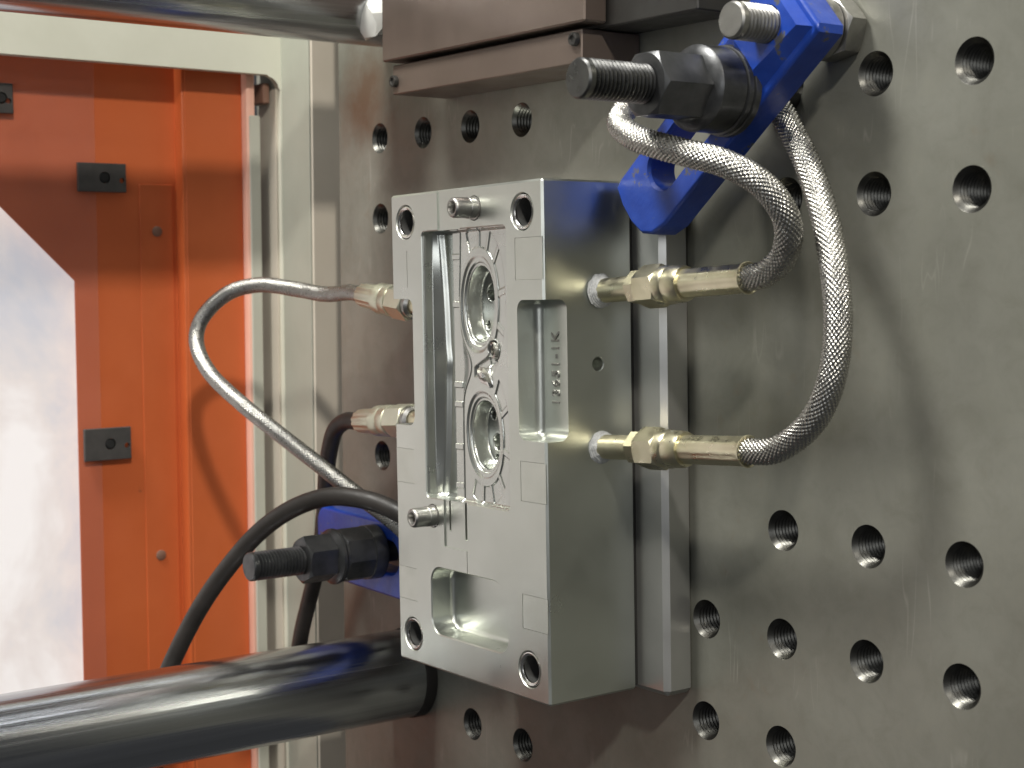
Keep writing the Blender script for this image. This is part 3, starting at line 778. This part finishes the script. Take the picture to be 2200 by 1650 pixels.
bmesh.ops.bevel(bm, geom=[e for e in bm.edges if abs(e.verts[0].co.x - e.verts[1].co.x) < 1e-6 and e.verts[0].co.x > -0.17], offset=0.0015, segments=2, affect='EDGES')
from_bm('frame_profile', bm, 'cream', fr, 40)
box('inner_liner', (-197, -166, -0.9, 1.2, -700, 52), 'beige', fr, 0.2)
box('corner_catch', (-196, -172, -9, -3, 40, 57), 'plug', fr, 1.0)
box('roller_rail', (-186, -176, -20, -10, -700, 30), 'sage', fr, 0.8)
reparent(fr)

col = empty('machine_column', mm(-110, 0, -460))
tag(col, 'pale beige machine column plates between the frame and the platen edge', 'column')
box('side_plate', (-200, -111, 3, 30.3, -700, 240), 'beige', col, 1.0)
box('shade_face_sheet', (-199, -112.5, 1.6, 2.9, -700, 240), 'shade_sage', col, 0.3)  # thin added sheet, coloured as the shaded face of the side plate
box('rear_plate', (-230, -180, 14, 60, -700, 240), 'sage', col, 0.8)
box('cover_block', (-185, -158, 12, 34, 44, 240), 'cream', col, 1.0)
reparent(col)

og = empty('orange_guard', mm(-200, -120, -460))
tag(og, 'orange painted sheet metal guard door with a bright window, at the left', 'guard')
# deep panel with the window opening (45 degree corner)
bm = bmesh.new()
WY = -164; WZ = -107
def quad_prism(bm, pts, x0, x1): poly_prism(bm, pts, x0, x1)
poly_prism(bm, [(WY, WZ), (WY, -505), (WY, -700), (-76, -700), (-76, 200), (WY, 200)], -201.5, -200)
poly_prism(bm, [(WY - 0.0, WZ), (WY, 200), (-1500, 200), (-1500, 140), (WY - 247, 140)], -201.5, -200)
poly_prism(bm, [(WY, -505), (-1500, -505), (-1500, -700), (WY, -700)], -201.5, -200)
from_bm('door_sheet', bm, 'orange', og)
bm = bmesh.new(); poly_prism(bm, [(-640, 140), (-1500, 140), (-1500, -505), (-640, -505)], -201.5, -200); from_bm('unseen_cream_sheet', bm, 'cream', og)  # unseen sheet, added and coloured to limit window light and orange bounce
bm = bmesh.new(); box_bm(bm, -201, -186, -76.2, -72.6, -700, 200, bev=0.8, seg=2); from_bm('fold', bm, 'orange', og)
box('edge_panel', (-188, -185.5, -73.5, -22.5, -700, 200), 'orange', og, 0.5)
box('lit_edge_strip', (-190, -177, -22.4, -14.5, -700, 200), 'pink_edge', og, 1.2, 2)  # panel edge with the light it catches put into its colour
# overlapping stiffener sheet with its seam, plugs
box('stiffener_sheet', (-200, -198.9, -108.6, -79.5, -700, -28.5), 'orange', og, 0.4)
for y, z in ((-94, -67), (-96, -336)):
    lathe('plug', [(4.3, 0), (4.3, 0.8), (3.6, 1.2)], (-199, y, z), (1, 0, 0), 'plug', og, 28)
# clear sheet over the window held by dark latch plates
box('clear_sheet', (-198.6, -196.6, -660, -146, -600, 190), 'clear_sheet', og, 0.3)
for (y0, y1, z0, z1) in ((-162, -122, -36.2, -13.2), (-161.6, -122.4, -252.2, -226), (-232, -212, 22, 45)):
    bb = bmesh.new(); box_bm(bb, -196.4, -192.6, y0, y1, z0, z1, bev=0.5)
    c1 = bmesh.new(); yc = y0 + (y1 - y0) * 0.55; zc = (z0 + z1) / 2
    lathe_bm(c1, [(4.6, -20), (4.6, 20)], (-195, yc, zc), (1, 0, 0), 28)
    c2 = bmesh.new(); lathe_bm(c2, [(2.2, -20), (2.2, 20)], (-195, y1 - 3.6, zc - 2), (1, 0, 0), 20)
    me = carve(bb, [c1, c2]); me.materials.clear()
    lp = finish('latch_plate', me, 'bracket', og, 35)
    lathe('latch_knob', [(4.3, -1), (4.3, 2.2), (3.2, 3.2)], (-196, yc, zc), (1, 0, 0), 'black', lp, 24)
reparent(og)
# daylight window behind the opening
gz = empty('window', mm(-215, -400, -505))
tag(gz, 'bright backlit frosted window behind the cut corner of the orange guard', 'window')
box('frosted_pane', (-222, -216, -640, -130, -560, 165), 'glazing', gz, 0.5)
reparent(gz)
